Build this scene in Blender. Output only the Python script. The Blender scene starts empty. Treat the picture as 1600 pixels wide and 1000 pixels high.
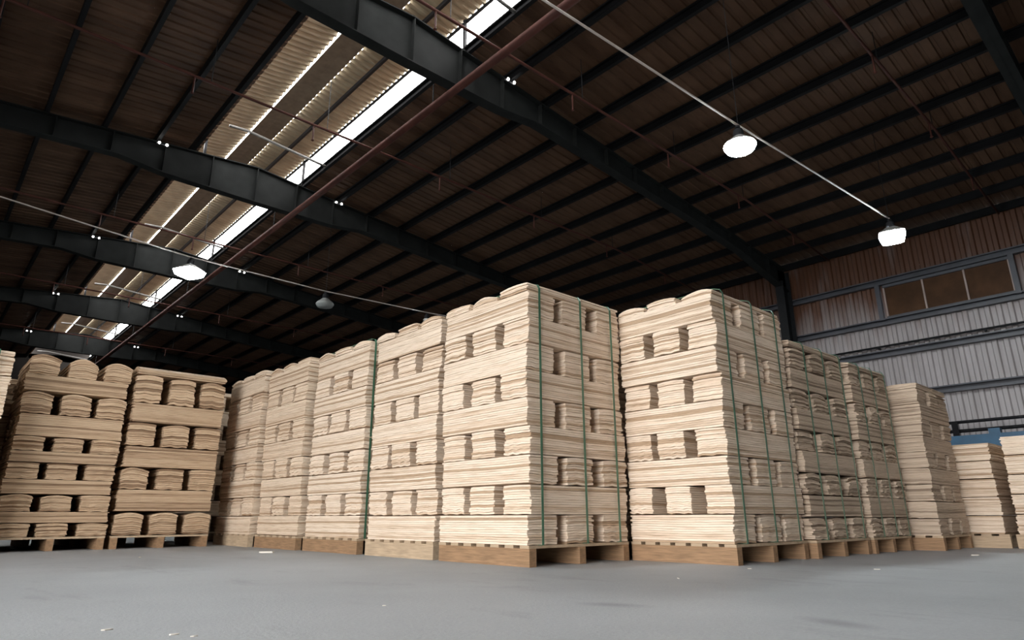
import bpy, math, random
from mathutils import Matrix, Vector
rnd = random.Random(7)
scene = bpy.context.scene
COL = scene.collection

# ------------------------------------------------------------------ camera
# x runs across the hall (towards the right eave wall), y along the ridge, z up; camera stands at x=y=0
F_PX, PITCH, ROLL, YAW, CAM_H = 1018.4, 0.2936, -0.0030, 0.73728, 0.37
fw = Vector((math.sin(YAW)*math.cos(PITCH), math.cos(YAW)*math.cos(PITCH), math.sin(PITCH)))
rt = Vector((math.cos(YAW), -math.sin(YAW), 0))
up = rt.cross(fw)
r2 = rt*math.cos(ROLL) + up*math.sin(ROLL)
u2 = up*math.cos(ROLL) - rt*math.sin(ROLL)
cd = bpy.data.cameras.new('camera')
cam = bpy.data.objects.new('camera', cd)
COL.objects.link(cam)
cd.sensor_width = 36.0
cd.lens = F_PX/1600*36.0
cd.clip_end = 300
M = Matrix.Identity(4)
for i in range(3):
    M[i][0], M[i][1], M[i][2] = r2[i], u2[i], -fw[i]
M[2][3] = CAM_H
cam.matrix_world = M
scene.camera = cam

# ------------------------------------------------------------------ hall dimensions
RIDGE_X, EAVE_R, EAVE_L = 5.45, 20.35, -9.45
BAY, F0 = 7.45, 1.37                 # frame spacing and the first frame in front of the camera
Y_BACK, Y_FRONT = F0-BAY, F0+BAY*6   # gable walls behind the camera and at the far end
OPEN_HALF = 1.30                     # half width of the ridge opening under the raised vent
def roof_z(x): return 9.42 - 0.092*abs(x-RIDGE_X)
DOOR_Y0, DOOR_Y1, DOOR_H = -4.2, 5.0, 5.6

# ------------------------------------------------------------------ world, daylight, exposure
world = bpy.data.worlds.new('overcast_sky')
scene.world = world
world.use_nodes = True
bg = world.node_tree.nodes['Background']
bg.inputs['Color'].default_value = (1.0, 0.985, 0.975, 1)
bg.inputs['Strength'].default_value = 15.0
def portal(name, loc, rot, sx, sy):
    l = bpy.data.lights.new(name, 'AREA')
    l.shape = 'RECTANGLE'; l.size = sx; l.size_y = sy
    l.cycles.is_portal = True
    o = bpy.data.objects.new(name, l); COL.objects.link(o)
    o.location = loc; o.rotation_euler = rot
    return o
# portals guide the sky light through the openings the hall has (they emit nothing themselves)
portal('door_daylight', (EAVE_L-0.1, (DOOR_Y0+DOOR_Y1)/2, DOOR_H/2), (0, -math.pi/2, 0), DOOR_H, DOOR_Y1-DOOR_Y0)
portal('vent_daylight', (RIDGE_X+OPEN_HALF+0.35, 20, 9.85), (0, math.radians(90), 0), 0.8, 52)
portal('vent_daylight', (RIDGE_X-OPEN_HALF-0.35, 20, 9.85), (0, math.radians(-90), 0), 0.8, 52)
scene.view_settings.view_transform = 'Standard'
scene.view_settings.look = 'None'
scene.view_settings.gamma = 1.0
scene.view_settings.use_curve_mapping = False
scene.view_settings.exposure = 0.36

# ------------------------------------------------------------------ materials
def new_mat(name):
    m = bpy.data.materials.new(name); m.use_nodes = True
    return m, m.node_tree.nodes, m.node_tree.links, m.node_tree.nodes['Principled BSDF']
def ramp(n, stops):
    r = n.new('ShaderNodeValToRGB')
    e = r.color_ramp.elements
    e[0].position, e[0].color = stops[0][0], (*stops[0][1], 1)
    e[1].position, e[1].color = stops[-1][0], (*stops[-1][1], 1)
    for p, c in stops[1:-1]:
        k = e.new(p); k.color = (*c, 1)
    return r
def coords(n, l, scale, which='Object'):
    t = n.new('ShaderNodeTexCoord'); mp = n.new('ShaderNodeMapping')
    mp.inputs['Scale'].default_value = scale
    l.new(t.outputs[which], mp.inputs['Vector'])
    return mp.outputs['Vector']
def noise(n, l, vec, scale, detail=4, rough=0.55):
    x = n.new('ShaderNodeTexNoise'); x.inputs['Scale'].default_value = scale
    x.inputs['Detail'].default_value = detail; x.inputs['Roughness'].default_value = rough
    l.new(vec, x.inputs['Vector'])
    return x.outputs['Fac']
def mixc(n, l, fac, a, b, mode='MIX'):
    m = n.new('ShaderNodeMix'); m.data_type = 'RGBA'; m.blend_type = mode
    for s, v in ((m.inputs[0], fac), (m.inputs[6], a), (m.inputs[7], b)):
        if hasattr(v, 'links'): l.new(v, s)
        elif isinstance(v, tuple): s.default_value = (*v, 1)
        else: s.default_value = v
    return m.outputs[2]
def simple(name, c, rough=0.6, metal=0.0, var=0.25, scale=6.0, stretch=(1, 1, 1), c2=None, bump=0.0, which='Object', spec=0.5):
    m, n, l, b = new_mat(name)
    b.inputs['Specular IOR Level'].default_value = spec
    v = coords(n, l, stretch, which)
    f = noise(n, l, v, scale, 5)
    c2 = c2 or tuple(x*(1-var) for x in c)
    r = ramp(n, [(0.3, c2), (0.7, c)])
    l.new(f, r.inputs['Fac'])
    l.new(r.outputs['Color'], b.inputs['Base Color'])
    b.inputs['Roughness'].default_value = rough
    b.inputs['Metallic'].default_value = metal
    if bump:
        bp = n.new('ShaderNodeBump'); bp.inputs['Strength'].default_value = bump
        bp.inputs['Distance'].default_value = 0.02
        l.new(f, bp.inputs['Height']); l.new(bp.outputs['Normal'], b.inputs['Normal'])
    return m
def emitter(name, c, s):
    m, n, l, b = new_mat(name)
    b.inputs['Base Color'].default_value = (*c, 1)
    b.inputs['Emission Color'].default_value = (*c, 1)
    b.inputs['Emission Strength'].default_value = s
    return m
def veneer_mat(name, pale, mid, dark):
    m, n, l, b = new_mat(name)
    at = n.new('ShaderNodeAttribute'); at.attribute_name = 'tone'
    oi = n.new('ShaderNodeObjectInfo')
    v = coords(n, l, (2.2, 2.2, 70.0))
    off = n.new('ShaderNodeVectorMath'); off.operation = 'ADD'
    l.new(v, off.inputs[0])
    sc = n.new('ShaderNodeMath'); sc.operation = 'MULTIPLY'; sc.inputs[1].default_value = 91.7
    l.new(oi.outputs['Random'], sc.inputs[0]); l.new(sc.outputs[0], off.inputs[1])
    f = noise(n, l, off.outputs[0], 1.0, 4, 0.6)
    v2 = coords(n, l, (5, 5, 240.0))
    f2 = noise(n, l, v2, 1.0, 3, 0.6)
    add = n.new('ShaderNodeMath'); add.operation = 'MULTIPLY_ADD'
    l.new(at.outputs['Fac'], add.inputs[0]); add.inputs[1].default_value = 0.75
    l.new(f, add.inputs[2])
    r = ramp(n, [(0.25, dark), (0.5, mid), (0.85, pale)])
    sub = n.new('ShaderNodeMath'); sub.operation = 'SUBTRACT'; sub.inputs[1].default_value = 0.20
    l.new(add.outputs[0], sub.inputs[0])
    rv = n.new('ShaderNodeMath'); rv.operation = 'MULTIPLY_ADD'; rv.inputs[1].default_value = 0.16
    l.new(oi.outputs['Random'], rv.inputs[0]); l.new(sub.outputs[0], rv.inputs[2])
    l.new(rv.outputs[0], r.inputs['Fac'])
    r2_ = ramp(n, [(0.34, (0.62, 0.55, 0.46)), (0.5, (1, 1, 1))])
    l.new(f2, r2_.inputs['Fac'])
    c = mixc(n, l, 0.75, r.outputs['Color'], r2_.outputs['Color'], 'MULTIPLY')
    l.new(c, b.inputs['Base Color'])
    b.inputs['Roughness'].default_value = 0.72
    bp = n.new('ShaderNodeBump'); bp.inputs['Strength'].default_value = 0.5; bp.inputs['Distance'].default_value = 0.006
    l.new(f2, bp.inputs['Height']); l.new(bp.outputs['Normal'], b.inputs['Normal'])
    return m

MAT = {}
MAT['cream'] = veneer_mat('veneer_cream', (0.82, 0.68, 0.545), (0.735, 0.58, 0.44), (0.475, 0.335, 0.22))
MAT['straw'] = veneer_mat('veneer_straw', (0.78, 0.635, 0.49), (0.68, 0.525, 0.39), (0.45, 0.31, 0.20))
MAT['amber'] = veneer_mat('veneer_amber', (0.57, 0.41, 0.27), (0.48, 0.33, 0.21), (0.27, 0.17, 0.10))
MAT['shade_tan'] = veneer_mat('veneer_shade_tan', (0.60, 0.48, 0.37), (0.49, 0.385, 0.29), (0.29, 0.215, 0.155))  # veneer darkened: shade on the right row is put into the colour
MAT['pallet'] = simple('pallet_wood', (0.36, 0.215, 0.115), 0.75, var=0.45, scale=5, stretch=(3, 1, 14), bump=0.3)
MAT['pallet_pale'] = simple('pallet_wood_pale', (0.52, 0.385, 0.255), 0.75, var=0.35, scale=5, stretch=(3, 1, 14), bump=0.3)
MAT['strap'] = simple('green_strap', (0.06, 0.165, 0.10), 0.3, var=0.3)
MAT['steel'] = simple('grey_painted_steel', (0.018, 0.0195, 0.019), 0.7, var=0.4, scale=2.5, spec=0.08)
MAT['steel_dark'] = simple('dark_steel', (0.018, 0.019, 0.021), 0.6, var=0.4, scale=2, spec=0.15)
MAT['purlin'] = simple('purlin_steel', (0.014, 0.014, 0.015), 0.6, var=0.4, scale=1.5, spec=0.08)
MAT['girt'] = simple('girt_steel', (0.075, 0.078, 0.095), 0.5, var=0.4, scale=1.5)
MAT['rust_pipe'] = simple('red_oxide_pipe', (0.085, 0.028, 0.02), 0.6, var=0.5, scale=3, spec=0.2)
MAT['vent_sheet'] = simple('vent_sheet', (0.40, 0.34, 0.235), 0.6, var=0.35, scale=1.5)
MAT['alu'] = simple('bright_aluminium', (0.62, 0.62, 0.60), 0.35, metal=0.6, var=0.1)
MAT['tie'] = simple('dull_tie_bar', (0.10, 0.095, 0.088), 0.6, var=0.2, spec=0.2)
MAT['cap'] = simple('ridge_cap_sheet', (0.16, 0.135, 0.10), 0.6, var=0.3, spec=0.2)
MAT['conduit'] = simple('pale_conduit', (0.55, 0.48, 0.44), 0.5, var=0.2)
MAT['black_pipe'] = simple('black_pipe', (0.018, 0.018, 0.02), 0.18, metal=0.4, var=0.3)
MAT['blue'] = simple('blue_paint', (0.016, 0.085, 0.165), 0.45, var=0.35, scale=3)
MAT['lamp'] = emitter('lamp_glow', (0.86, 0.97, 1.0), 120.0)
MAT['leak_glow'] = emitter('roof_leak_glow', (1.0, 0.98, 0.94), 14.0)  # glow standing in for daylight that leaks through roof gaps
MAT['frosted'] = simple('dead_lamp_lens', (0.30, 0.31, 0.30), 0.4, var=0.2)
MAT['mullion'] = simple('window_mullion', (0.42, 0.32, 0.29), 0.6, var=0.3, scale=3)
MAT['pane'] = simple('dirty_brown_glass', (0.085, 0.040, 0.018), 0.6, var=0.45, scale=2.2, spec=0.15)
MAT['chip'] = simple('pale_wood_chip', (0.75, 0.70, 0.62), 0.8, var=0.1)
MAT['yard'] = simple('yard_concrete', (0.09, 0.088, 0.085), 0.9, var=0.15, scale=0.4)
MAT['gable_dim'] = simple('dimmed_brown_sheet', (0.022, 0.019, 0.017), 0.8, var=0.3, scale=0.8, spec=0.1)  # colour darkened so the far gable stays dim
MAT['block'] = simple('painted_blockwork', (0.13, 0.125, 0.12), 0.85, var=0.25, scale=0.8)

# roof sheets: weathered brown coated metal
def roof_mat():
    m, n, l, b = new_mat('brown_roof_sheet')
    v = coords(n, l, (0.35, 1.0, 1.0))
    f = noise(n, l, v, 1.6, 6, 0.6)
    oi = n.new('ShaderNodeObjectInfo')
    r = ramp(n, [(0.25, (0.052, 0.025, 0.014)), (0.75, (0.150, 0.085, 0.053))])
    l.new(f, r.inputs['Fac'])
    r3 = ramp(n, [(0.0, (0.72, 0.72, 0.72)), (1.0, (1, 1, 1))])
    l.new(oi.outputs['Random'], r3.inputs['Fac'])
    c = mixc(n, l, 1.0, r.outputs['Color'], r3.outputs['Color'], 'MULTIPLY')
    l.new(c, b.inputs['Base Color'])
    b.inputs['Roughness'].default_value = 0.6
    b.inputs['Specular IOR Level'].default_value = 0.12
    return m
MAT['roof'] = roof_mat()

# wall sheets: pinkish grey coated metal with rusty, sooty upper part and drips
def wall_mat():
    m, n, l, b = new_mat('grey_wall_sheet')
    t = n.new('ShaderNodeNewGeometry'); sep = n.new('ShaderNodeSeparateXYZ')
    l.new(t.outputs['Position'], sep.inputs[0])
    mp = n.new('ShaderNodeMapping'); mp.inputs['Scale'].default_value = (1, 3.0, 0.35)
    l.new(t.outputs['Position'], mp.inputs['Vector'])
    f = noise(n, l, mp.outputs['Vector'], 1.3, 6, 0.6)
    base = ramp(n, [(0.3, (0.27, 0.245, 0.245)), (0.7, (0.385, 0.355, 0.36))])
    l.new(f, base.inputs['Fac'])
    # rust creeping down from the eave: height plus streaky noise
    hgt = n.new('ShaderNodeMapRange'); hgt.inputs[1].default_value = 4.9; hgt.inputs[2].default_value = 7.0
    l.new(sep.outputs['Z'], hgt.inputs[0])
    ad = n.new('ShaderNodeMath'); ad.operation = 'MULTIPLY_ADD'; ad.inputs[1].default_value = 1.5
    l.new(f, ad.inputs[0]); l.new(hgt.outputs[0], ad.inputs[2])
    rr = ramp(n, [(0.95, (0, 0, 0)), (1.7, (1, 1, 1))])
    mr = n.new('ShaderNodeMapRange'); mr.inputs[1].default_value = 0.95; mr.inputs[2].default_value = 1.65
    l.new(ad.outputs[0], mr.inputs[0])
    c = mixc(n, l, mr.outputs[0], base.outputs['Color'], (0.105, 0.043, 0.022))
    l.new(c, b.inputs['Base Color'])
    b.inputs['Roughness'].default_value = 0.5
    return m
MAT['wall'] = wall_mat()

def floor_mat():
    m, n, l, b = new_mat('worn_concrete')
    v = coords(n, l, (1, 1, 1))
    f = noise(n, l, v, 0.45, 8, 0.62)
    base = ramp(n, [(0.3, (0.270, 0.277, 0.283)), (0.7, (0.355, 0.363, 0.37))])
    l.new(f, base.inputs['Fac'])
    v2 = coords(n, l, (1.0, 0.35, 1)); f2 = noise(n, l, v2, 2.2, 6, 0.7)
    st = ramp(n, [(0.56, (1, 1, 1)), (0.72, (0.72, 0.71, 0.70))])
    l.new(f2, st.inputs['Fac'])
    c = mixc(n, l, 0.8, base.outputs['Color'], st.outputs['Color'], 'MULTIPLY')
    f3 = noise(n, l, v, 55, 3, 0.7)
    gr = ramp(n, [(0.3, (0.86, 0.86, 0.86)), (0.7, (1.05, 1.05, 1.05))])
    l.new(f3, gr.inputs['Fac'])
    c = mixc(n, l, 0.7, c, gr.outputs['Color'], 'MULTIPLY')
    # two damp patches with soft ragged outline
    g = n.new('ShaderNodeNewGeometry')
    for (cx, cy, sx, sy, an) in ((2.41, 2.0, 0.20, 0.09, -1.15), (2.60, 1.12, 0.19, 0.09, 1.22)):
        mp = n.new('ShaderNodeMapping'); mp.vector_type = 'TEXTURE'
        mp.inputs['Location'].default_value = (cx, cy, 0)
        mp.inputs['Rotation'].default_value = (0, 0, an)
        mp.inputs['Scale'].default_value = (sx, sy, 1)
        l.new(g.outputs['Position'], mp.inputs['Vector'])
        ln = n.new('ShaderNodeVectorMath'); ln.operation = 'LENGTH'
        l.new(mp.outputs['Vector'], ln.inputs[0])
        wob = n.new('ShaderNodeMath'); wob.operation = 'MULTIPLY_ADD'; wob.inputs[1].default_value = 1.2
        l.new(f2, wob.inputs[0]); l.new(ln.outputs['Value'], wob.inputs[2])
        rr = ramp(n, [(0.5, (0.70, 0.70, 0.70)), (1.0, (1, 1, 1))])
        sb = n.new('ShaderNodeMath'); sb.operation = 'MULTIPLY'; sb.inputs[1].default_value = 0.6
        l.new(wob.outputs[0], sb.inputs[0]); l.new(sb.outputs[0], rr.inputs['Fac'])
        c = mixc(n, l, 1.0, c, rr.outputs['Color'], 'MULTIPLY')
    l.new(c, b.inputs['Base Color'])
    b.inputs['Roughness'].default_value = 0.62
    bp = n.new('ShaderNodeBump'); bp.inputs['Strength'].default_value = 0.25; bp.inputs['Distance'].default_value = 0.01
    l.new(f3, bp.inputs['Height']); l.new(bp.outputs['Normal'], b.inputs['Normal'])
    return m
MAT['floor'] = floor_mat()

# ------------------------------------------------------------------ mesh helpers
class MB:
    def __init__(s): s.v, s.f = [], []
    def add(s, vs, fs):
        o = len(s.v); s.v += [tuple(p) for p in vs]; s.f += [tuple(i+o for i in q) for q in fs]; return s
    def box(s, x0, x1, y0, y1, z0, z1):
        return s.add([(x0,y0,z0),(x1,y0,z0),(x1,y1,z0),(x0,y1,z0),(x0,y0,z1),(x1,y0,z1),(x1,y1,z1),(x0,y1,z1)],
                     [(0,3,2,1),(4,5,6,7),(0,1,5,4),(1,2,6,5),(2,3,7,6),(3,0,4,7)])
    def prism(s, poly, axis, a, b):
        # polygon in the two other axes extruded along axis from a to b
        def pt(p, t):
            if axis == 0: return (t, p[0], p[1])
            if axis == 1: return (p[0], t, p[1])
            return (p[0], p[1], t)
        n = len(poly)
        return s.add([pt(p, a) for p in poly] + [pt(p, b) for p in poly],
                     [tuple(range(n))[::-1], tuple(range(n, 2*n))] + [(i, (i+1) % n, n+(i+1) % n, n+i) for i in range(n)])
    def tube(s, pts, r, seg=10, caps=True):
        pts = [Vector(p) for p in pts]; rings = []
        for i, p in enumerate(pts):
            d = (pts[min(i+1, len(pts)-1)] - pts[max(i-1, 0)]).normalized()
            a = d.orthogonal() if abs(d.z) > 0.95 else d.cross(Vector((0, 0, 1)))
            a.normalize(); b = d.cross(a)
            rings.append([p + (a*math.cos(2*math.pi*k/seg) + b*math.sin(2*math.pi*k/seg))*r for k in range(seg)])
        vs = [q for g in rings for q in g]
        fs = [(i*seg+k, i*seg+(k+1) % seg, (i+1)*seg+(k+1) % seg, (i+1)*seg+k) for i in range(len(pts)-1) for k in range(seg)]
        if caps: fs += [tuple(range(seg))[::-1], tuple((len(pts)-1)*seg+k for k in range(seg))]
        return s.add(vs, fs)
    def lathe(s, prof, seg=24, c=(0, 0, 0), sq=0.0):
        vs = []
        for r, z in prof:
            for k in range(seg):
                a = 2*math.pi*k/seg
                q = 1.0
                if sq: q = 1.0/max(abs(math.cos(a)), abs(math.sin(a)))*sq + (1-sq)
                vs.append((c[0]+r*q*math.cos(a), c[1]+r*q*math.sin(a), c[2]+z))
        fs = [(i*seg+k, i*seg+(k+1) % seg, (i+1)*seg+(k+1) % seg, (i+1)*seg+k) for i in range(len(prof)-1) for k in range(seg)]
        return s.add(vs, fs)
    def mesh(s, name, mat, smooth=False):
        me = bpy.data.meshes.new(name); me.from_pydata(s.v, [], s.f)
        if mat is not None: me.materials.append(mat)
        if smooth: me.polygons.foreach_set('use_smooth', [True]*len(me.polygons))
        me.update()
        return me
    def build(s, name, mat, parent=None, loc=(0, 0, 0), smooth=False):
        return link(name, s.mesh(name, mat, smooth), parent, loc)
def link(name, me, parent=None, loc=(0, 0, 0), rz=0.0, scale=None):
    o = bpy.data.objects.new(name, me); COL.objects.link(o)
    o.location = loc
    if rz: o.rotation_euler = (0, 0, rz)
    if scale: o.scale = scale
    if parent is not None: o.parent = parent
    return o
def tag(o, label=None, cat=None, group=None, kind=None):
    if label: o['label'] = label
    if cat: o['category'] = cat
    if group: o['group'] = group
    if kind: o['kind'] = kind
    return o
def thing(name, loc, label, cat, group=None, rz=0.0):
    return tag(link(name, None, None, loc, rz), label, cat, group)
def struct(name, loc=(0, 0, 0), label=None, me=None):
    return tag(link(name, me, None, loc), label, None, None, 'structure')

# ================================================================== THE SETTING
m = MB(); m.box(EAVE_L-0.3, EAVE_R+0.3, Y_BACK-0.3, Y_FRONT+0.3, -0.2, 0.0)
struct('floor', (0, 0, 0), 'worn grey concrete floor of the warehouse', m.mesh('floor', MAT['floor']))
m = MB(); m.box(-90, 90, -90, 130, -0.4, -0.22)
struct('ground', (0, 0, 0), 'grey concrete yard outside the warehouse', m.mesh('ground', MAT['yard']))

# ---- left eave wall with a wide open doorway, gable walls
m = MB()
X0, X1 = EAVE_L-0.2, EAVE_L
m.box(X0, X1, Y_BACK, DOOR_Y0, 0, 8.2); m.box(X0, X1, DOOR_Y1, Y_FRONT, 0, 8.2); m.box(X0, X1, DOOR_Y0, DOOR_Y1, DOOR_H, 8.2)
struct('wall_left', (0, 0, 0), 'plain wall with the wide open doorway', m.mesh('wall_left', MAT['block']))
m = MB()
gp = [(EAVE_L, 0), (EAVE_R, 0), (EAVE_R, roof_z(EAVE_R)+0.26), (RIDGE_X, roof_z(RIDGE_X)+0.26), (EAVE_L, roof_z(EAVE_L)+0.26)]
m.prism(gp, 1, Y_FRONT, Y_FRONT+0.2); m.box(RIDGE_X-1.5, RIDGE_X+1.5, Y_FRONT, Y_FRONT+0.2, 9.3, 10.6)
struct('wall_front', (0, 0, 0), 'dim far gable wall', m.mesh('wall_front', MAT['gable_dim']))
m = MB()
Y0, Y1 = Y_BACK-0.2, Y_BACK
m.box(EAVE_L, EAVE_R, Y0, Y1, 0, 8.0)
m.prism([(EAVE_L, 8.0), (EAVE_R, 8.0), (EAVE_R, roof_z(EAVE_R)+0.26), (RIDGE_X, roof_z(RIDGE_X)+0.26), (EAVE_L, roof_z(EAVE_L)+0.26)], 1, Y0, Y1)
struct('wall_back', (0, 0, 0), 'plain gable wall', m.mesh('wall_back', MAT['block']))

# ---- right eave wall: ribbed sheets hung as single panels, girts, a three-pane window band
wall = struct('wall_right', (EAVE_R, 0, 0), 'ribbed pinkish grey metal wall stained rusty brown near the eave')
PW, NR = 1.01, 4
WIN_Y0, WIN_Y1, WIN_Z0, WIN_Z1 = 3.03, 6.06, 5.86, 6.86
def rib_panel(w, n, depth, z0, z1, name):
    # trapezoid ribs along z, protruding to -x, running over y in [0,w]
    p = w/n; mb = MB(); prof = []
    for i in range(n):
        prof += [(i*p, 0), (i*p+p*0.40, 0), (i*p+p*0.52, -depth), (i*p+p*0.88, -depth)]
    prof.append((w, 0))
    vs = [(x, y, z0) for y, x in prof] + [(x, y, z1) for y, x in prof]
    k = len(prof)
    mb.add(vs, [(i, i+1, k+i+1, k+i) for i in range(k-1)])
    return mb.mesh(name, MAT['wall'])
TOPZ = roof_z(EAVE_R)+0.22
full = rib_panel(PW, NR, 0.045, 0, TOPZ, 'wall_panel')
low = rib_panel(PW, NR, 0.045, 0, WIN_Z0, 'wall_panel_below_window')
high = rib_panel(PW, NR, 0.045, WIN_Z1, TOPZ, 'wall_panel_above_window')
y = WIN_Y0 - PW*9
while y < Y_FRONT-0.1:
    inwin = WIN_Y0-0.01 <= y < WIN_Y1-0.01
    for me in ((low, high) if inwin else (full,)):
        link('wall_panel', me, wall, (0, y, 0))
    y += PW
def c_section(length, hgt, wid, t, name, mat, axis='y'):
    # lipped channel along y, web towards +x side, centred on the origin
    mb = MB()
    mb.box(0, t, 0, length, -hgt/2, hgt/2)
    mb.box(-wid, 0, 0, length, hgt/2-t, hgt/2)
    mb.box(-wid, 0, 0, length, -hgt/2, -hgt/2+t)
    mb.box(-wid, -wid+t, 0, length, hgt/2-0.035, hgt/2-t)
    mb.box(-wid, -wid+t, 0, length, -hgt/2+t, -hgt/2+0.035)
    return mb.mesh(name, mat)
girt_me = c_section(BAY, 0.19, 0.14, 0.012, 'girt', MAT['girt'])
for z in (6.97, 5.76, 4.84, 3.62, 1.6):
    for k in range(-1, 6):
        link('girt', girt_me, wall, (-0.05, F0+BAY*k, z))
win = struct('window_1', (EAVE_R-0.03, WIN_Y0, WIN_Z0), 'band of three dirty brown panes high in the ribbed wall')
ww = (WIN_Y1-WIN_Y0)/3
for k in range(3):
    m = MB(); m.box(-0.01, 0.01, k*ww+0.004, (k+1)*ww-0.004, 0.0, WIN_Z1-WIN_Z0)
    m.build('pane', MAT['pane'], win)
for k in range(4):
    m = MB(); m.box(-0.05, 0.0, k*ww-0.022, k*ww+0.022, 0, WIN_Z1-WIN_Z0)
    m.build('mullion', MAT['mullion'], win)
for z in (0, WIN_Z1-WIN_Z0-0.05):
    m = MB(); m.box(-0.07, 0.05, -0.02, WIN_Y1-WIN_Y0+0.02, z-0.02, z+0.06); m.build('window_rail', MAT['girt'], win)
for yy in (-0.14, WIN_Y1-WIN_Y0+0.08):
    m = MB(); m.box(-0.16, -0.02, yy, yy+0.12, -0.05, WIN_Z1-WIN_Z0+0.05); m.build('jamb_post', MAT['girt'], win)

# ---- roof: ribbed sheets, purlins, raised ridge vent
ceil = struct('ceiling', (0, 0, 0), 'dark brown ribbed metal roof on steel purlins')
RW = BAY/8
def roof_panel(x0, x1, name):
    n, d = 4, 0.028; p = RW/n; prof = []
    for i in range(n):
        prof += [(i*p, 0), (i*p+p*0.62, 0), (i*p+p*0.70, d), (i*p+p*0.92, d)]
    prof.append((RW, 0)); k = len(prof); mb = MB()
    vs = [(x0, y, roof_z(x0)+0.24+z) for y, z in prof] + [(x1, y, roof_z(x1)+0.24+z) for y, z in prof]
    mb.add(vs, [(i, i+1, k+i+1, k+i) for i in range(k-1)])
    return mb.mesh(name, MAT['roof'])
rp = roof_panel(RIDGE_X+OPEN_HALF+0.17, EAVE_R+0.3, 'roof_panel')
lp = roof_panel(RIDGE_X-OPEN_HALF-0.12, EAVE_L-0.3, 'roof_panel_other_slope')
for k in range(8*7):
    for me in (rp, lp):
        link('roof_panel', me, ceil, (0, Y_BACK+RW*k, 0))
pm = c_section(BAY, 0.21, 0.075, 0.01, 'purlin', MAT['purlin'])
for side in (1, -1):
    for i in range(13):
        x = RIDGE_X + side*(OPEN_HALF + 0.06 + i*1.115)
        if side < 0 and i == 0: x -= 0.30
        for k in range(-1, 6):
            link('purlin', pm, ceil, (x, F0+BAY*k, roof_z(x)+0.125), 0, (side, 1, 1))
# raised vent over the ridge: ribbed sheets left and right, ridge cap between two light slots
vent = struct('trim_1', (RIDGE_X, 0, 0), 'raised ridge vent of pale ribbed sheets with open sides')
def vent_panel(x0, z0, x1, z1, n, name):
    d = 0.06; p = RW/n; prof = []
    for i in range(n):
        prof += [(i*p, 0), (i*p+p*0.30, 0), (i*p+p*0.50, d), (i*p+p*0.80, d)]
    prof.append((RW, 0)); k = len(prof); mb = MB()
    mb.add([(x0, y, z0+z) for y, z in prof] + [(x1, y, z1+z) for y, z in prof], [(i, i+1, k+i+1, k+i) for i in range(k-1)])
    return mb.mesh(name, MAT['vent_sheet'])
VT = 10.42
vr = vent_panel(0.285, VT-0.045, 1.36, VT-0.185, 5, 'vent_panel')
vl = vent_panel(-0.345, VT-0.05, -1.42, VT-0.19, 5, 'vent_panel_other_slope')
for k in range(8*7):
    for me in (vr, vl):
        link('vent_panel', me, vent, (0, Y_BACK+RW*k, 0))
for k in range(-1, 6):
    m = MB(); m.prism([(-0.31, VT-0.035), (0.0, VT), (0.27, VT-0.03), (0.27, VT-0.05), (0.0, VT-0.02), (-0.31, VT-0.055)], 1, 0, BAY)
    m.build('ridge_cap', MAT['cap'], vent, (0, F0+BAY*k, 0))
    for x, z in ((1.352, VT-0.232), (0.75, VT-0.16), (-1.36, VT-0.235)):
        hw_ = 0.008 if x > 1 else 0.03
        m = MB(); m.box(x-hw_, x+hw_, 0, BAY, z-0.05, z+0.047); m.build('vent_rail', MAT['purlin'], vent, (0, F0+BAY*k, 0))
    for dy in (0.06,):
        for sx in (-1, 1):
            m = MB(); m.box(sx*1.33-0.03, sx*1.33+0.03, -0.03, 0.03, 9.3, VT-0.2)
            m.build('vent_post', MAT['purlin'], vent, (0, F0+BAY*k+dy, 0))
    # pale bent tie bar across the opening, one in each bay
    m = MB(); m.tube([(-1.28, 0, 9.44), (-0.86, 0, 9.48), (-0.70, 0, 9.47), (1.25, 0, 9.30)], 0.035, 8)
    m.build('tie_bar', MAT['tie'], vent, (0, F0+BAY*k+5.9, 0), True)

# ================================================================== STEEL FRAMES
def bot_z(x):
    d = abs(x-RIDGE_X)
    pts = [(0, 8.40), (2.2, 8.42), (3.2, 8.54), (9.3, 8.16), (11.7, 7.93), (14.6, 7.32)]
    for (a, za), (b, zb) in zip(pts, pts[1:]):
        if a <= d <= b: return za + (zb-za)*(d-a)/(b-a)
    return pts[-1][1]
KN = [0, 2.2, 3.2, 9.3, 11.7, 14.6]
def rafter_mesh(side):
    mb = MB()
    xs = [RIDGE_X + side*d for d in KN]
    top = [(x, roof_z(x)) for x in xs]; bot = [(x, bot_z(x)) for x in xs]
    hw, ft, wt = 0.12, 0.025, 0.012
    for (a, b) in zip(range(len(xs)-1), range(1, len(xs))):
        ta, tb, ba, bb = top[a], top[b], bot[a], bot[b]
        q = [ta, tb, bb, ba]
        mb.prism([(p[0], p[1]) for p in q], 1, -wt/2, wt/2)
        mb.prism([ta, tb, (tb[0], tb[1]-ft), (ta[0], ta[1]-ft)], 1, -hw, hw)
        mb.prism([ba, bb, (bb[0], bb[1]+ft), (ba[0], ba[1]+ft)], 1, -hw, hw)
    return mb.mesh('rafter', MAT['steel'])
raf = {s: rafter_mesh(s) for s in (1, -1)}
def column_mesh(x, side):
    mb = MB(); d = 0.5
    xi = x - side*d
    mb.box(min(x, xi), max(x, xi), -0.006, 0.006, 0.02, 8.0)
    mb.box(x-0.012, x+0.012, -0.13, 0.13, 0.02, 8.0); mb.box(xi-0.012, xi+0.012, -0.13, 0.13, 0.02, 7.6)
    mb.box(min(x, xi)-0.05, max(x, xi)+0.05, -0.18, 0.18, 0.0, 0.03)
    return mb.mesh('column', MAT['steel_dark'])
colm = {1: column_mesh(EAVE_R-0.26, 1), -1: column_mesh(EAVE_L+0.08, -1)}
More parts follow.
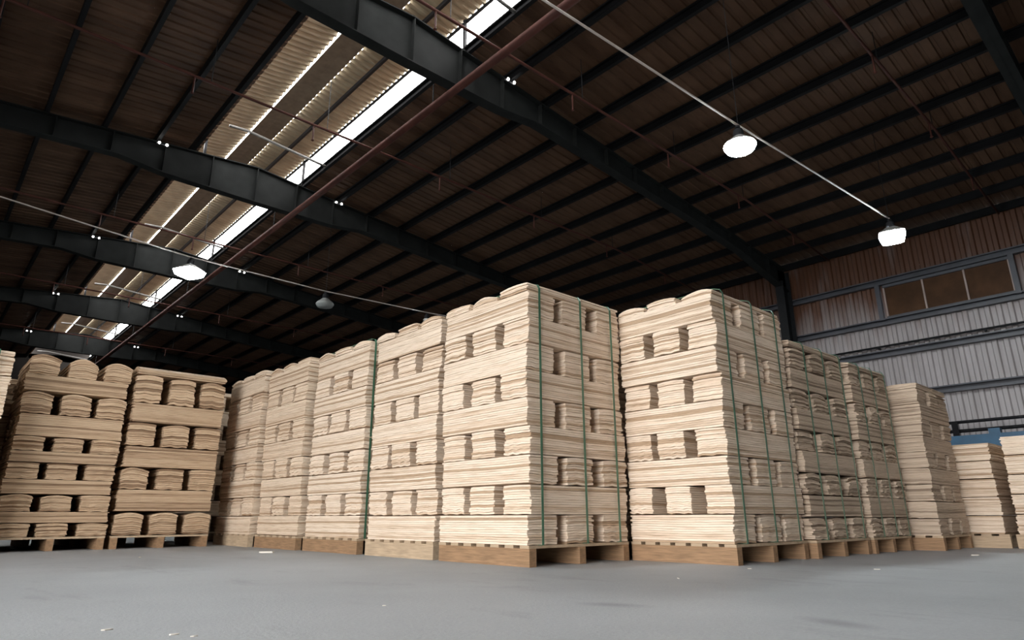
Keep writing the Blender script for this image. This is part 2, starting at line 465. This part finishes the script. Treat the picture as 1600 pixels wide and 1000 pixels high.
stiff = MB().box(-0.008, 0.008, -0.115, 0.115, 0, 1).mesh('stiffener', MAT['steel'])
ordn = ['nearest the camera, at the top right corner', 'largest in view, crossing above the two tallest stacks', 'second whole one along the skylight',
        'third whole one along the skylight, behind the hanging lamp', 'fourth whole one along the skylight', 'farthest, just above the stacks at the left']
for k in range(6):
    fr = thing('portal_frame', (0, F0+BAY*k, 0), 'grey steel roof frame '+ordn[k], 'steel frame', 'steel frames along the hall')
    for s in (1, -1):
        link('rafter', raf[s], fr)
        link('column', colm[s], fr)
        for i in range(13):
            d = 0.02 + i*1.115
            if s == -1 and i == 0: continue
            x = RIDGE_X + s*d
            zb, zt = bot_z(x)+0.025, roof_z(x)-0.025
            link('stiffener', stiff, fr, (x, 0, zb), 0, (1, 1, zt-zb))

# ---- daylight leaks at roof level beside the ridge, built as glowing balls on added brackets
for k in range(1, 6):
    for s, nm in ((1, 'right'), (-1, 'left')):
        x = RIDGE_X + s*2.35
        t = thing('roof_leak', (x, F0+BAY*k-0.19, roof_z(x)-0.10),
                  'tiny twin glow in place of a roof daylight leak, %s of the ridge on the %s steel frame' % (nm, ['', 'largest', 'second whole', 'third whole', 'fourth whole', 'farthest'][k]),
                  'small lamp', 'daylight leaks at the frames')
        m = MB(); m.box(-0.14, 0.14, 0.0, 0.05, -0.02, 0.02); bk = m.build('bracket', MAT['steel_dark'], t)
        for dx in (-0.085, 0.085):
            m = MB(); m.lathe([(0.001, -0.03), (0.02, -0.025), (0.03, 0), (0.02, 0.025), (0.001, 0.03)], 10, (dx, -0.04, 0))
            m.build('leak_glow', MAT['leak_glow'], bk, smooth=True)

# ================================================================== PIPES UNDER THE ROOF
m = MB(); m.tube([(6.15, Y_BACK+0.2, 7.92), (6.15, Y_FRONT-0.2, 7.92)], 0.075, 12)
main = thing('sprinkler_main', (0, 0, 0), 'long rusty red pipe running beside the skylight below the roof frames', 'pipe')
m.build('pipe', MAT['rust_pipe'], main, smooth=True)
for k in range(6):
    m = MB(); m.tube([(6.15, F0+BAY*k+0.2, 7.92), (6.15, F0+BAY*k+0.2, bot_z(6.15)+0.03)], 0.012, 6)
    m.build('hanger_rod', MAT['steel_dark'], main)
names = ['crossing the roof near the right lamp', 'just in front of the largest frame', 'between the largest and the second frame', 'in the second bay behind the largest frame', 'in the third bay behind the largest frame', 'in the fourth bay, small and far off']
for i, y in enumerate((2.95, 7.35, 11.75, 19.6, 27.0, 34.5)):
    z = 8.36
    br = thing('sprinkler_branch', (0, y, 0), 'thin dark red branch pipe ' + names[i], 'pipe', 'branch pipes across the roof')
    path = [(x, 0, min(z, roof_z(x)-0.1)) for x in (-9.2, -4, 0, 5.45, 10, 15, 20.0)]
    m = MB(); m.tube(path, 0.028, 8); pp = m.build('pipe', MAT['rust_pipe'], br, smooth=True)
    for x in (-6.5, -3.4, -0.3, 2.6, 5.0, 8.3, 11.5, 14.6, 17.6):
        zz = min(z, roof_z(x)-0.1)
        m = MB(); m.tube([(x, 0, zz), (x, 0, zz-0.36)], 0.018, 6); m.lathe([(0.001, -0.36), (0.035, -0.37), (0.001, -0.40)], 8, (x, 0, zz))
        m.build('drop_sprinkler', MAT['rust_pipe'], pp)
        m = MB(); m.tube([(x+0.3, 0, zz), (x+0.3, 0, roof_z(x+0.3)+0.2)], 0.008, 5); m.build('hanger_rod', MAT['steel_dark'], br)

# ================================================================== LAMPS ON CONDUITS
def conduit(pts, label, rods):
    t = thing('lamp_conduit', (0, 0, 0), label, 'conduit', 'conduits carrying the lamps')
    m = MB(); m.tube(pts, 0.017, 8); m.build('tube', MAT['conduit'], t, smooth=True)
    for x, y, z in rods:
        m = MB(); m.tube([(x, y, z), (x, y, roof_z(x)+0.2)], 0.006, 5); m.build('hanger_rod', MAT['steel_dark'], t)
    return t
conduit([(-9.4, 5.3, 6.5), (4.73, 4.60, 6.5), (8.98, 4.39, 6.5), (14.62, 4.02, 6.5)],
        'pale straight conduit running between the two bright lamps at right', [(14.6, 4.02, 6.5), (9.0, 4.39, 6.5), (-4, 5.03, 6.5)])
conduit([(-9.4, 16.6, 8.0), (-4, 16.6, 7.5), (0.34, 16.6, 6.94), (4.2, 16.62, 6.62), (7.94, 16.7, 6.6), (11.6, 16.75, 6.72), (13.0, 16.75, 6.8)],
        'pale conduit sagging across the hall past the lamp beside the skylight', [(13.0, 16.75, 6.8), (7.94, 16.7, 6.6)])
def lamp(loc, drop, r, label, lit=True, square=0.0, rz=0.0):
    # loc = point on the conduit; the lamp hangs `drop` below it
    t = thing('high_bay_lamp', loc, label, 'lamp', 'high bay lamps', rz)
    h = drop
    m = MB(); m.tube([(0, 0, -0.024), (0, 0, -h+0.16)], 0.02, 8); m.lathe([(0.001, -0.024), (0.04, -0.024), (0.04, -0.06), (0.001, -0.06)], 12)
    m.build('stem', MAT['steel_dark'], t)
    m = MB(); m.lathe([(0.001, 0.16), (0.075, 0.16), (0.085, 0.10), (0.085, 0.02), (0.001, 0.02)], 20, (0, 0, -h)); m.build('ballast', MAT['steel_dark'], t)
    dp = 0.15 if square else 0.07
    prof = [(0.08, 0.04), (0.13, 0.0), (0.62*r, -0.03), (0.9*r, -0.08), (r, -0.12), (r*0.985, -0.12), (0.88*r, -0.075), (0.6*r, -0.025), (0.08, 0.03)]
    m = MB(); m.lathe(prof, 32, (0, 0, -h), square); refl = m.build('reflector', MAT['alu'] if lit else MAT['frosted'], t, smooth=True)
    m = MB(); m.lathe([(0.001, -0.165-dp), (0.5*r, -0.165-dp*0.92), (0.86*r, -0.165-dp*0.6), (1.01*r, -0.14), (1.01*r, -0.12), (0.001, -0.12)], 32, (0, 0, -h), square)
    m.build('lens', MAT['lamp'] if lit else MAT['frosted'], refl, smooth=True)
    return t
lamp((8.98, 4.39, 6.5), 0.26, 0.25, 'round glowing high bay lamp, the brightest, upper right of the stacks')
lamp((14.62, 4.02, 6.5), 0.26, 0.25, 'square glowing flood lamp at the end of the conduit by the right wall', True, 0.75, 0.3)
lamp((4.26, 16.62, 6.62), 0.24, 0.28, 'square glowing flood lamp in front of the skylight at left', True, 0.75, 0.5)
lamp((7.94, 16.7, 6.6), 0.26, 0.25, 'unlit grey bell lamp hanging from the sagging conduit', False)
lamp((11.5, 16.75, 6.705), 0.24, 0.14, 'small glowing lamp just above the middle stacks', True)
lamp((3.2, 4.68, 6.5), 0.26, 0.25, 'added high bay lamp on the straight conduit, out of view')  # unseen lamp, added for more light on the floor
lamp((-2.6, 4.97, 6.5), 0.26, 0.25, 'added high bay lamp on the straight conduit, out of view at far left')  # second added lamp out of view, also brightening the hall

# ================================================================== ALONG THE RIGHT WALL
m = MB(); m.tube([(EAVE_R-0.16, Y_BACK+0.3, 5.05), (EAVE_R-0.16, 8.4, 5.05)], 0.03, 8)
t = thing('service_pipe', (0, 0, 0), 'thin dark pipe fixed along the ribbed wall', 'pipe'); m.build('pipe', MAT['steel_dark'], t, smooth=True)
for k in range(5):
    m = MB(); m.box(EAVE_R-0.19, EAVE_R-0.05, -4+k*2.6, -3.95+k*2.6, 4.99, 5.03); m.build('clip', MAT['steel_dark'], t)
t = thing('guard_rail', (EAVE_R-0.95, 0, 0), 'shiny black double pipe rail in front of the ribbed wall', 'rail')
for z, r in ((2.62, 0.04), (2.40, 0.045)):
    m = MB(); m.tube([(0, -1.0, z), (0, 6.4, z)], r, 12); m.build('rail_pipe', MAT['black_pipe'], t, smooth=True)
for y in (-0.9, 1.9, 4.72, 6.3):
    m = MB(); m.box(-0.06, 0.06, y-0.07, y+0.07, 0, 2.62); m.build('post', MAT['black_pipe'], t)
t = thing('blue_frame', (EAVE_R-1.35, 0, 0), 'blue painted steel frame behind the low stacks at right', 'steel frame')
m = MB(); m.box(-0.1, 0.1, 0.8, 4.95, 1.95, 2.24); m.build('beam', MAT['blue'], t)
for y in (4.78, 0.8):
    m = MB(); m.box(-0.1, 0.1, y, y+0.17, 0, 1.95); m.build('post', MAT['blue'], t)
m = MB(); m.box(-0.11, 0.11, 3.72, 3.95, 1.85, 2.36); m.build('bracket', MAT['blue'], t)
m = MB(); m.box(-0.06, 0.06, 0.97, 4.78, 0.9, 1.05); m.build('lower_beam', MAT['blue'], t)

# ================================================================== PALLETS AND VENEER STACKS
LB, WB, HB = 1.15, 0.34, 0.24      # nominal bundle
def bundle_mesh(seed, N, dome, wave, jit, L=LB, W=WB, H=HB, nw=6, nl=4):
    r = random.Random(seed)
    V, Fc, T = [], [], []
    t = H/N
    cx = cy = 0.0
    ph, ph2 = r.uniform(0, 6.28), r.uniform(0, 6.28)
    fr = r.uniform(0.9, 1.6); fl = r.uniform(0.6, 1.2)
    tilt = r.uniform(-1, 1)*wave*0.4
    for k in range(N):
        cx += r.uniform(-1, 1)*jit*0.3; cy += r.uniform(-1, 1)*jit*0.6
        cx *= 0.8; cy *= 0.8
        hw = W/2 + r.uniform(-1, 0.3)*jit*0.45; hl = L/2 + r.uniform(-1, 0.5)*jit
        top_e, bot_e = (k+1)/N, k/N
        tone = r.random()
        if r.random() < 0.10: tone = -0.35
        base = len(V)
        def zf(s, q, lev, e):
            z = lev - dome*e*(s*s) - 0.35*dome*e*(1+math.sin(fr*2*s+ph))*0.5
            z += wave*(1-e)*0.5*(1+math.sin(2*math.pi*fr*s*0.8+ph2))
            z += wave*0.35*e*(1-e)*4*math.sin(3.1*fl*q+ph)
            return min(z, H)
        for layer in (0, 1):
            for i in range(nl+1):
                q = -1+2*i/nl
                for j in range(nw+1):
                    s = -1+2*j/nw
                    e = top_e if layer else bot_e
                    lev = (k*t + t*0.9) if layer else k*t
                    x = cx + s*hw; y = cy + q*hl
                    if i in (0, nl): y += r.uniform(-1, 1)*jit*0.22
                    if j in (0, nw): x += r.uniform(-1, 1)*jit*0.22
                    V.append((x, y, zf(s, q, lev, e))); T.append(tone)
        n1 = nw+1; pl = n1*(nl+1)
        for i in range(nl):
            for j in range(nw):
                a = base+i*n1+j
                if k == 0: Fc.append((a, a+n1, a+n1+1, a+1))
                a += pl
                Fc.append((a, a+1, a+n1+1, a+n1))
        ring = [base+j for j in range(nw)] + [base+i*n1+nw for i in range(nl)] + [base+nl*n1+j for j in range(nw, 0, -1)] + [base+i*n1 for i in range(nl, 0, -1)]
        for a, b in zip(ring, ring[1:]+ring[:1]): Fc.append((a, b, b+pl, a+pl))
        if k:   # rim of the underside so that lifted edges are closed
            for i in range(nl):
                for j in range(nw):
                    if i in (0, nl-1) or j in (0, nw-1):
                        a = base+i*n1+j; Fc.append((a, a+n1, a+n1+1, a+1))
    me = bpy.data.meshes.new('veneer_bundle'); me.from_pydata(V, [], Fc)
    at = me.attributes.new('tone', 'FLOAT', 'POINT'); at.data.foreach_set('value', T)
    me.update()
    return me
VAR = {}
def variants(kind, mat):
    key = (kind, mat)
    if key not in VAR:
        out = []
        for i in range(14):
            sd = hash((kind, i)) & 0xffff if False else 1000*len(kind)+37*i
            if kind == 'mild': me = bundle_mesh(sd, 12, 0.0015+0.003*(i % 3), 0.006+0.006*(i % 2), 0.011)
            elif kind == 'domed': me = bundle_mesh(sd+5, 10, 0.014+0.010*(i % 3), 0.012, 0.018)
            elif kind == 'round': me = bundle_mesh(sd+7, 10, 0.034+0.008*(i % 3), 0.010, 0.018)
            elif kind == 'thin': me = bundle_mesh(sd+9, 4, 0.014+0.010*(i % 3), 0.005, 0.014, H=0.085)
            else: me = bundle_mesh(sd+3, 12, 0.006, 0.006, 0.011, W=1.15)
            me.materials.append(MAT[mat]); out.append(me)
        VAR[key] = out
    return VAR[key]

def pallet(x, y, wx, wy, label, mat='pallet', rz=0.0, hgt=0.135, group='wooden pallets'):
    # stringers run along y; deck boards across; origin at the near corner (-x,-y)
    t = thing('pallet', (x, y, 0), label, 'pallet', group, rz)
    sw = 0.075
    sm = MB().box(0, sw, 0.0, wy, 0, hgt).mesh('stringer', MAT[mat])
    for i in range(3):
        link('stringer', sm, t, ((wx-sw)*i/2, 0, 0))
    nb = 7; bw = 0.105
    bm_ = MB().box(-0.004, wx+0.004, 0, bw, hgt, hgt+0.022).mesh('deck_board', MAT[mat if mat != 'pallet' else 'pallet_pale'])
    for i in range(nb):
        link('deck_board', bm_, t, (0, (wy-bw)*i/(nb-1), 0))
    return hgt+0.022

def strap_loop(t, px, wy, z0, z1, w=0.023, bulge=0.028):
    # closed flat band round the load at local x=px
    th = 0.003; a, b = -bulge, wy+bulge
    pts = [(a, z0), (a, z1-0.06), (a+0.02, z1-0.02), (a+0.09, z1+0.004), (b-0.09, z1+0.004), (b-0.02, z1-0.02), (b, z1-0.06), (b, z0)]
    ctr = ((a+b)/2, (z0+z1)/2)
    out = []
    for (yy, zz) in pts:
        out.append((yy + (th if yy > ctr[0] else -th), zz + (th if zz > ctr[1] else -th)))
    n = len(pts); mb = MB()
    vs = []
    for (p, q) in ((pts, -w/2), (pts, w/2), (out, -w/2), (out, w/2)):
        vs += [(px+q, yy, zz) for yy, zz in p]
    fs = []
    for i in range(n):
        j = (i+1) % n
        fs += [(2*n+i, 2*n+j, 3*n+j, 3*n+i), (i, n+i, n+j, j), (i, j, 2*n+j, 2*n+i), (n+i, 3*n+i, 3*n+j, n+j)]
    mb.add(vs, fs)
    return mb.build('strap', MAT['strap'], t)

def stack(x, y, wx, wy, H, label, mat='cream', kind='mild', layers=None, straps=(), rz=0.0, seed=1, drift=0.012, gap=(0.075, 0.115), gapy=(0.10, 0.155),
          plabel='', pmat='pallet', lean=(0.0, 0.0), thin_top=True, group='veneer stacks on pallets', top_kind=None):
    r = random.Random(seed)
    z = pallet(x, y, wx, wy, plabel, pmat, rz) + 0.001
    t = thing('veneer_stack', (x, y, z), label, 'veneer stack', group, rz)
    if layers is None:
        layers = [1.0]*9 + ([0.38] if thin_top else [])
    tot = sum(layers); avail = H - z; zz = 0.0
    ox = oy = 0.0
    for li, lw in enumerate(layers):
        hl = avail*lw/tot
        along_y = (li % 2 == 0)                   # bundles long along y: ends show on the -y face
        L, W = (wy, wx) if along_y else (wx, wy)
        gg = (0.035, 0.055) if lw < 0.5 else (gapy or gap) if along_y else gap
        g1, g2 = r.uniform(*gg), r.uniform(*gg)
        bw = (W-g1-g2)/3
        ox = ox*0.7 + r.uniform(-1, 1)*drift; oy = oy*0.7 + r.uniform(-1, 1)*drift
        frac = zz/avail
        bx, by = ox + lean[0]*frac, oy + lean[1]*frac
        vk = 'thin' if lw < 0.5 else (top_kind if top_kind and li == len(layers)-1 else kind)
        if vk == 'domed' and not along_y: vk = 'mild'
        ms = variants(vk, mat); hn = 0.085 if vk == 'thin' else HB
        for b in range(3):
            me = ms[r.randrange(len(ms))]
            c = bw/2 + b*bw + (g1 if b > 0 else 0) + (g2 if b > 1 else 0) - W/2
            flip = r.random() < 0.5
            if along_y: loc = (wx/2+c+bx, wy/2+by+r.uniform(-1, 1)*drift*0.6, zz); rot = math.pi if flip else 0
            else: loc = (wx/2+bx+r.uniform(-1, 1)*drift*0.6, wy/2+c+by, zz); rot = math.pi/2*(3 if flip else 1)
            link('veneer_bundle', me, t, loc, rot, (bw/WB, L/LB*0.992, hl/hn*0.998))
        zz += hl
    for fx in straps:
        strap_loop(t, fx*wx, wy, 0.004, avail)
    return t
def slab_stack(x, y, wx, wy, H, label, mat, n, seed, plabel, pmat, group):
    r = random.Random(seed)
    z = pallet(x, y-0.02, wx, wy+0.04, plabel, pmat) + 0.001
    t = thing('veneer_stack', (x, y, z), label, 'veneer stack', group)
    ms = variants('full', mat); hl = (H-z)/n
    for i in range(n):
        o = (r.uniform(-.006, .006), r.uniform(-.006, .006))
        link('veneer_bundle', ms[r.randrange(len(ms))], t, (wx/2+o[0], wy/2+o[1], i*hl), math.pi*r.randrange(2), (wx/1.15*0.97, wy/LB*0.97, hl/HB*0.998))
    return t

# middle row, running away from the camera along the ridge
stack(3.66, 3.84, 1.22, 1.17, 2.335, 'tall cream veneer stack with three green straps, its corner nearest the camera', 'cream', seed=3, straps=(0.10, 0.53, 0.88),
      plabel='brown pallet under the tall central stack with three green straps')
stack(3.66, 5.10, 1.17, 1.20, 2.335, 'cream veneer stack directly behind the tall central strapped stack', 'cream', seed=11, pmat='pallet_pale',
      plabel='pale pallet of the stack right behind the central one')
stack(3.63, 6.42, 1.2, 1.27, 2.345, 'cream veneer stack third in the receding middle row, green strap on its edge', 'cream', seed=17, straps=(0.06, 0.55),
      plabel='brown pallet third in the receding middle row')
stack(3.58, 7.78, 1.2, 1.24, 2.37, 'veneer stack fourth in the receding middle row', 'straw', seed=23,
      plabel='brown pallet fourth in the receding middle row')
stack(3.52, 9.10, 1.2, 1.30, 2.40, 'veneer stack at the far left end of the receding middle row', 'straw', seed=29, pmat='pallet_pale',
      plabel='pale pallet at the far left end of the middle row')
# right row
stack(4.95, 2.83, 1.24, 1.03, 2.33, 'tall cream veneer stack right of the central one, jutting towards the camera', 'cream', seed=37, straps=(0.10, 0.5, 0.85), drift=0.02, gap=(0.075, 0.14), gapy=(0.09, 0.13), lean=(-0.03, 0),
      plabel='brown pallet under the tall stack right of the central one')
stack(4.96, 3.97, 1.15, 1.1, 2.2, 'veneer stack added to darken the slit between the two tallest', 'shade_tan', seed=39, plabel='added pallet in the slit between the two tallest stacks')  # added stack blocks the bright wall behind the slit
stack(6.25, 2.77, 1.18, 1.15, 2.065, 'strapped veneer stack just right of the two tallest, dull face', 'shade_tan', 'domed', seed=41, gapy=(0.11, 0.16), straps=(0.15, 0.5, 0.85), rz=-0.02, drift=0.016,
      plabel='pallet just right of the two tallest stacks')
stack(7.47, 2.72, 1.03, 1.15, 2.03, 'strapped veneer stack with sagging top, second right of the two tallest', 'shade_tan', 'domed', seed=43, gapy=(0.11, 0.16), straps=(0.2, 0.55, 0.9), rz=-0.02, drift=0.016,
      plabel='pallet under the stack with the sagging top')
stack(8.62, 2.42, 1.08, 1.15, 1.89, 'veneer stack with one bright side, last tall one before the low piles', 'shade_tan', seed=47, drift=0.012, gap=(0.02, 0.05), gapy=(0.08, 0.12),
      plabel='pallet of the last tall stack before the low piles')
slab_stack(9.82, 2.08, 1.1, 1.15, 1.24, 'low pale pile of full veneer sheets beside the last tall stack', 'cream', 5, 51, 'pallet under the low pale pile beside the last tall stack', 'pallet_pale', 'low piles of full sheets')
slab_stack(9.82, 0.80, 1.1, 1.18, 1.30, 'low pale pile of full veneer sheets cut off by the right edge', 'cream', 5, 53, 'pallet under the low pile cut off by the right edge', 'pallet_pale', 'low piles of full sheets')
# left group, ends towards the camera
LG = 'domed veneer stacks at left'
stack(2.05, 9.72, 1.16, 1.15, 2.37, 'domed brownish veneer stack with flat top sheets, next to the middle row', 'amber', 'domed', [1.05, 0.95, 1.0, 0.95, 1.1, 0.9, 1.35, 0.48], seed=61, drift=0.010,
      gap=(0.08, 0.11), gapy=None, plabel='pallet under the flat-topped domed stack', group=LG)
stack(0.86, 9.72, 1.12, 1.15, 2.34, 'domed brownish veneer stack with three rounded bundles on top', 'amber', 'domed',
      [0.75, 0.6, 0.95, 0.8, 0.95, 0.6, 0.85, 1.25, 1.3, 0.95, 1.25], seed=67, drift=0.014, top_kind='round', gap=(0.075, 0.11), gapy=None, plabel='pallet under the stack with three rounded bundles on top', group=LG)
stack(-0.44, 9.30, 1.12, 1.15, 2.24, 'green-strapped veneer stack cut off by the left edge', 'straw', seed=71, straps=(0.2, 0.86), plabel='pallet cut off by the left edge', group=LG)
stack(3.05, 11.35, 1.15, 1.15, 2.42, 'shaded veneer stack in the gap behind the left group', 'straw', seed=73, plabel='pallet in the dark gap behind the left group', group=LG)

stack(0.78, 11.0, 1.12, 1.15, 2.2, 'veneer stack added to darken the slit between the two domed stacks', 'amber', 'domed', seed=79, plabel='added pallet darkening the openings under the rounded-top stack', group=LG)  # added behind the left group so slit and pallet openings read dark
stack(-0.50, 10.62, 1.12, 1.15, 2.15, 'veneer stack added to darken the slit beside the left edge stack', 'amber', 'domed', seed=83, plabel='added pallet in the slit beside the left edge stack', group=LG)  # added to block the lit far end beside the left edge stack
stack(1.94, 11.0, 1.08, 1.15, 2.2, 'veneer stack added behind the flat-topped domed stack to keep its gaps dark', 'amber', 'domed', seed=89, plabel='added pallet darkening the openings under the flat-topped stack', group=LG)  # added to block the lit floor behind the flat-topped stack

# ================================================================== CHIPS ON THE FLOOR
def floor_pt(px, py):
    d = fw + r2*((px-800)/F_PX) - u2*((py-500)/F_PX)
    k = -CAM_H/d.z
    return d.x*k, d.y*k
chips = [((165, 985), 0.022, 'slim pale chip near the lower left corner'), ((272, 992), 0.020, 'curled pale chip at the bottom edge'), ((303, 995), 0.012, 'tiny chip beside the curled one at the bottom edge'),
         ((218, 871), 0.03, 'white fleck in front of the left stacks'), ((415, 864), 0.10, 'thin pale sliver before the receding middle row'), ((600, 947), 0.010, 'small speck on open floor left of centre'),
         ((1060, 904), 0.022, 'bright fleck before the right tall stack'), ((1370, 890), 0.026, 'bright fleck before the low right piles'),
         ((1171, 889), 0.016, 'tiny crumb by the right tall pallet corner'), ((1525, 868), 0.05, 'pale scrap at the foot of the low pile')]
for (p, s, lab) in chips:
    s *= 1.35
    x, y = floor_pt(*p)
    rr = random.Random(int(p[0])); n = 7; ang = rr.uniform(0, 3.14)
    poly = []
    for i in range(n):
        a = 2*math.pi*i/n; q = s*0.5*rr.uniform(0.7, 1.2)
        u, v = q*math.cos(a)*1.3, q*math.sin(a)*0.5
        poly.append((u*math.cos(ang)-v*math.sin(ang), u*math.sin(ang)+v*math.cos(ang)))
    m = MB(); m.prism(poly, 2, 0, max(0.003, s*0.12))
    tag(m.build('wood_chip', MAT['chip'], None, (x, y, 0.0005)), lab, 'wood chip', 'chips on the floor')
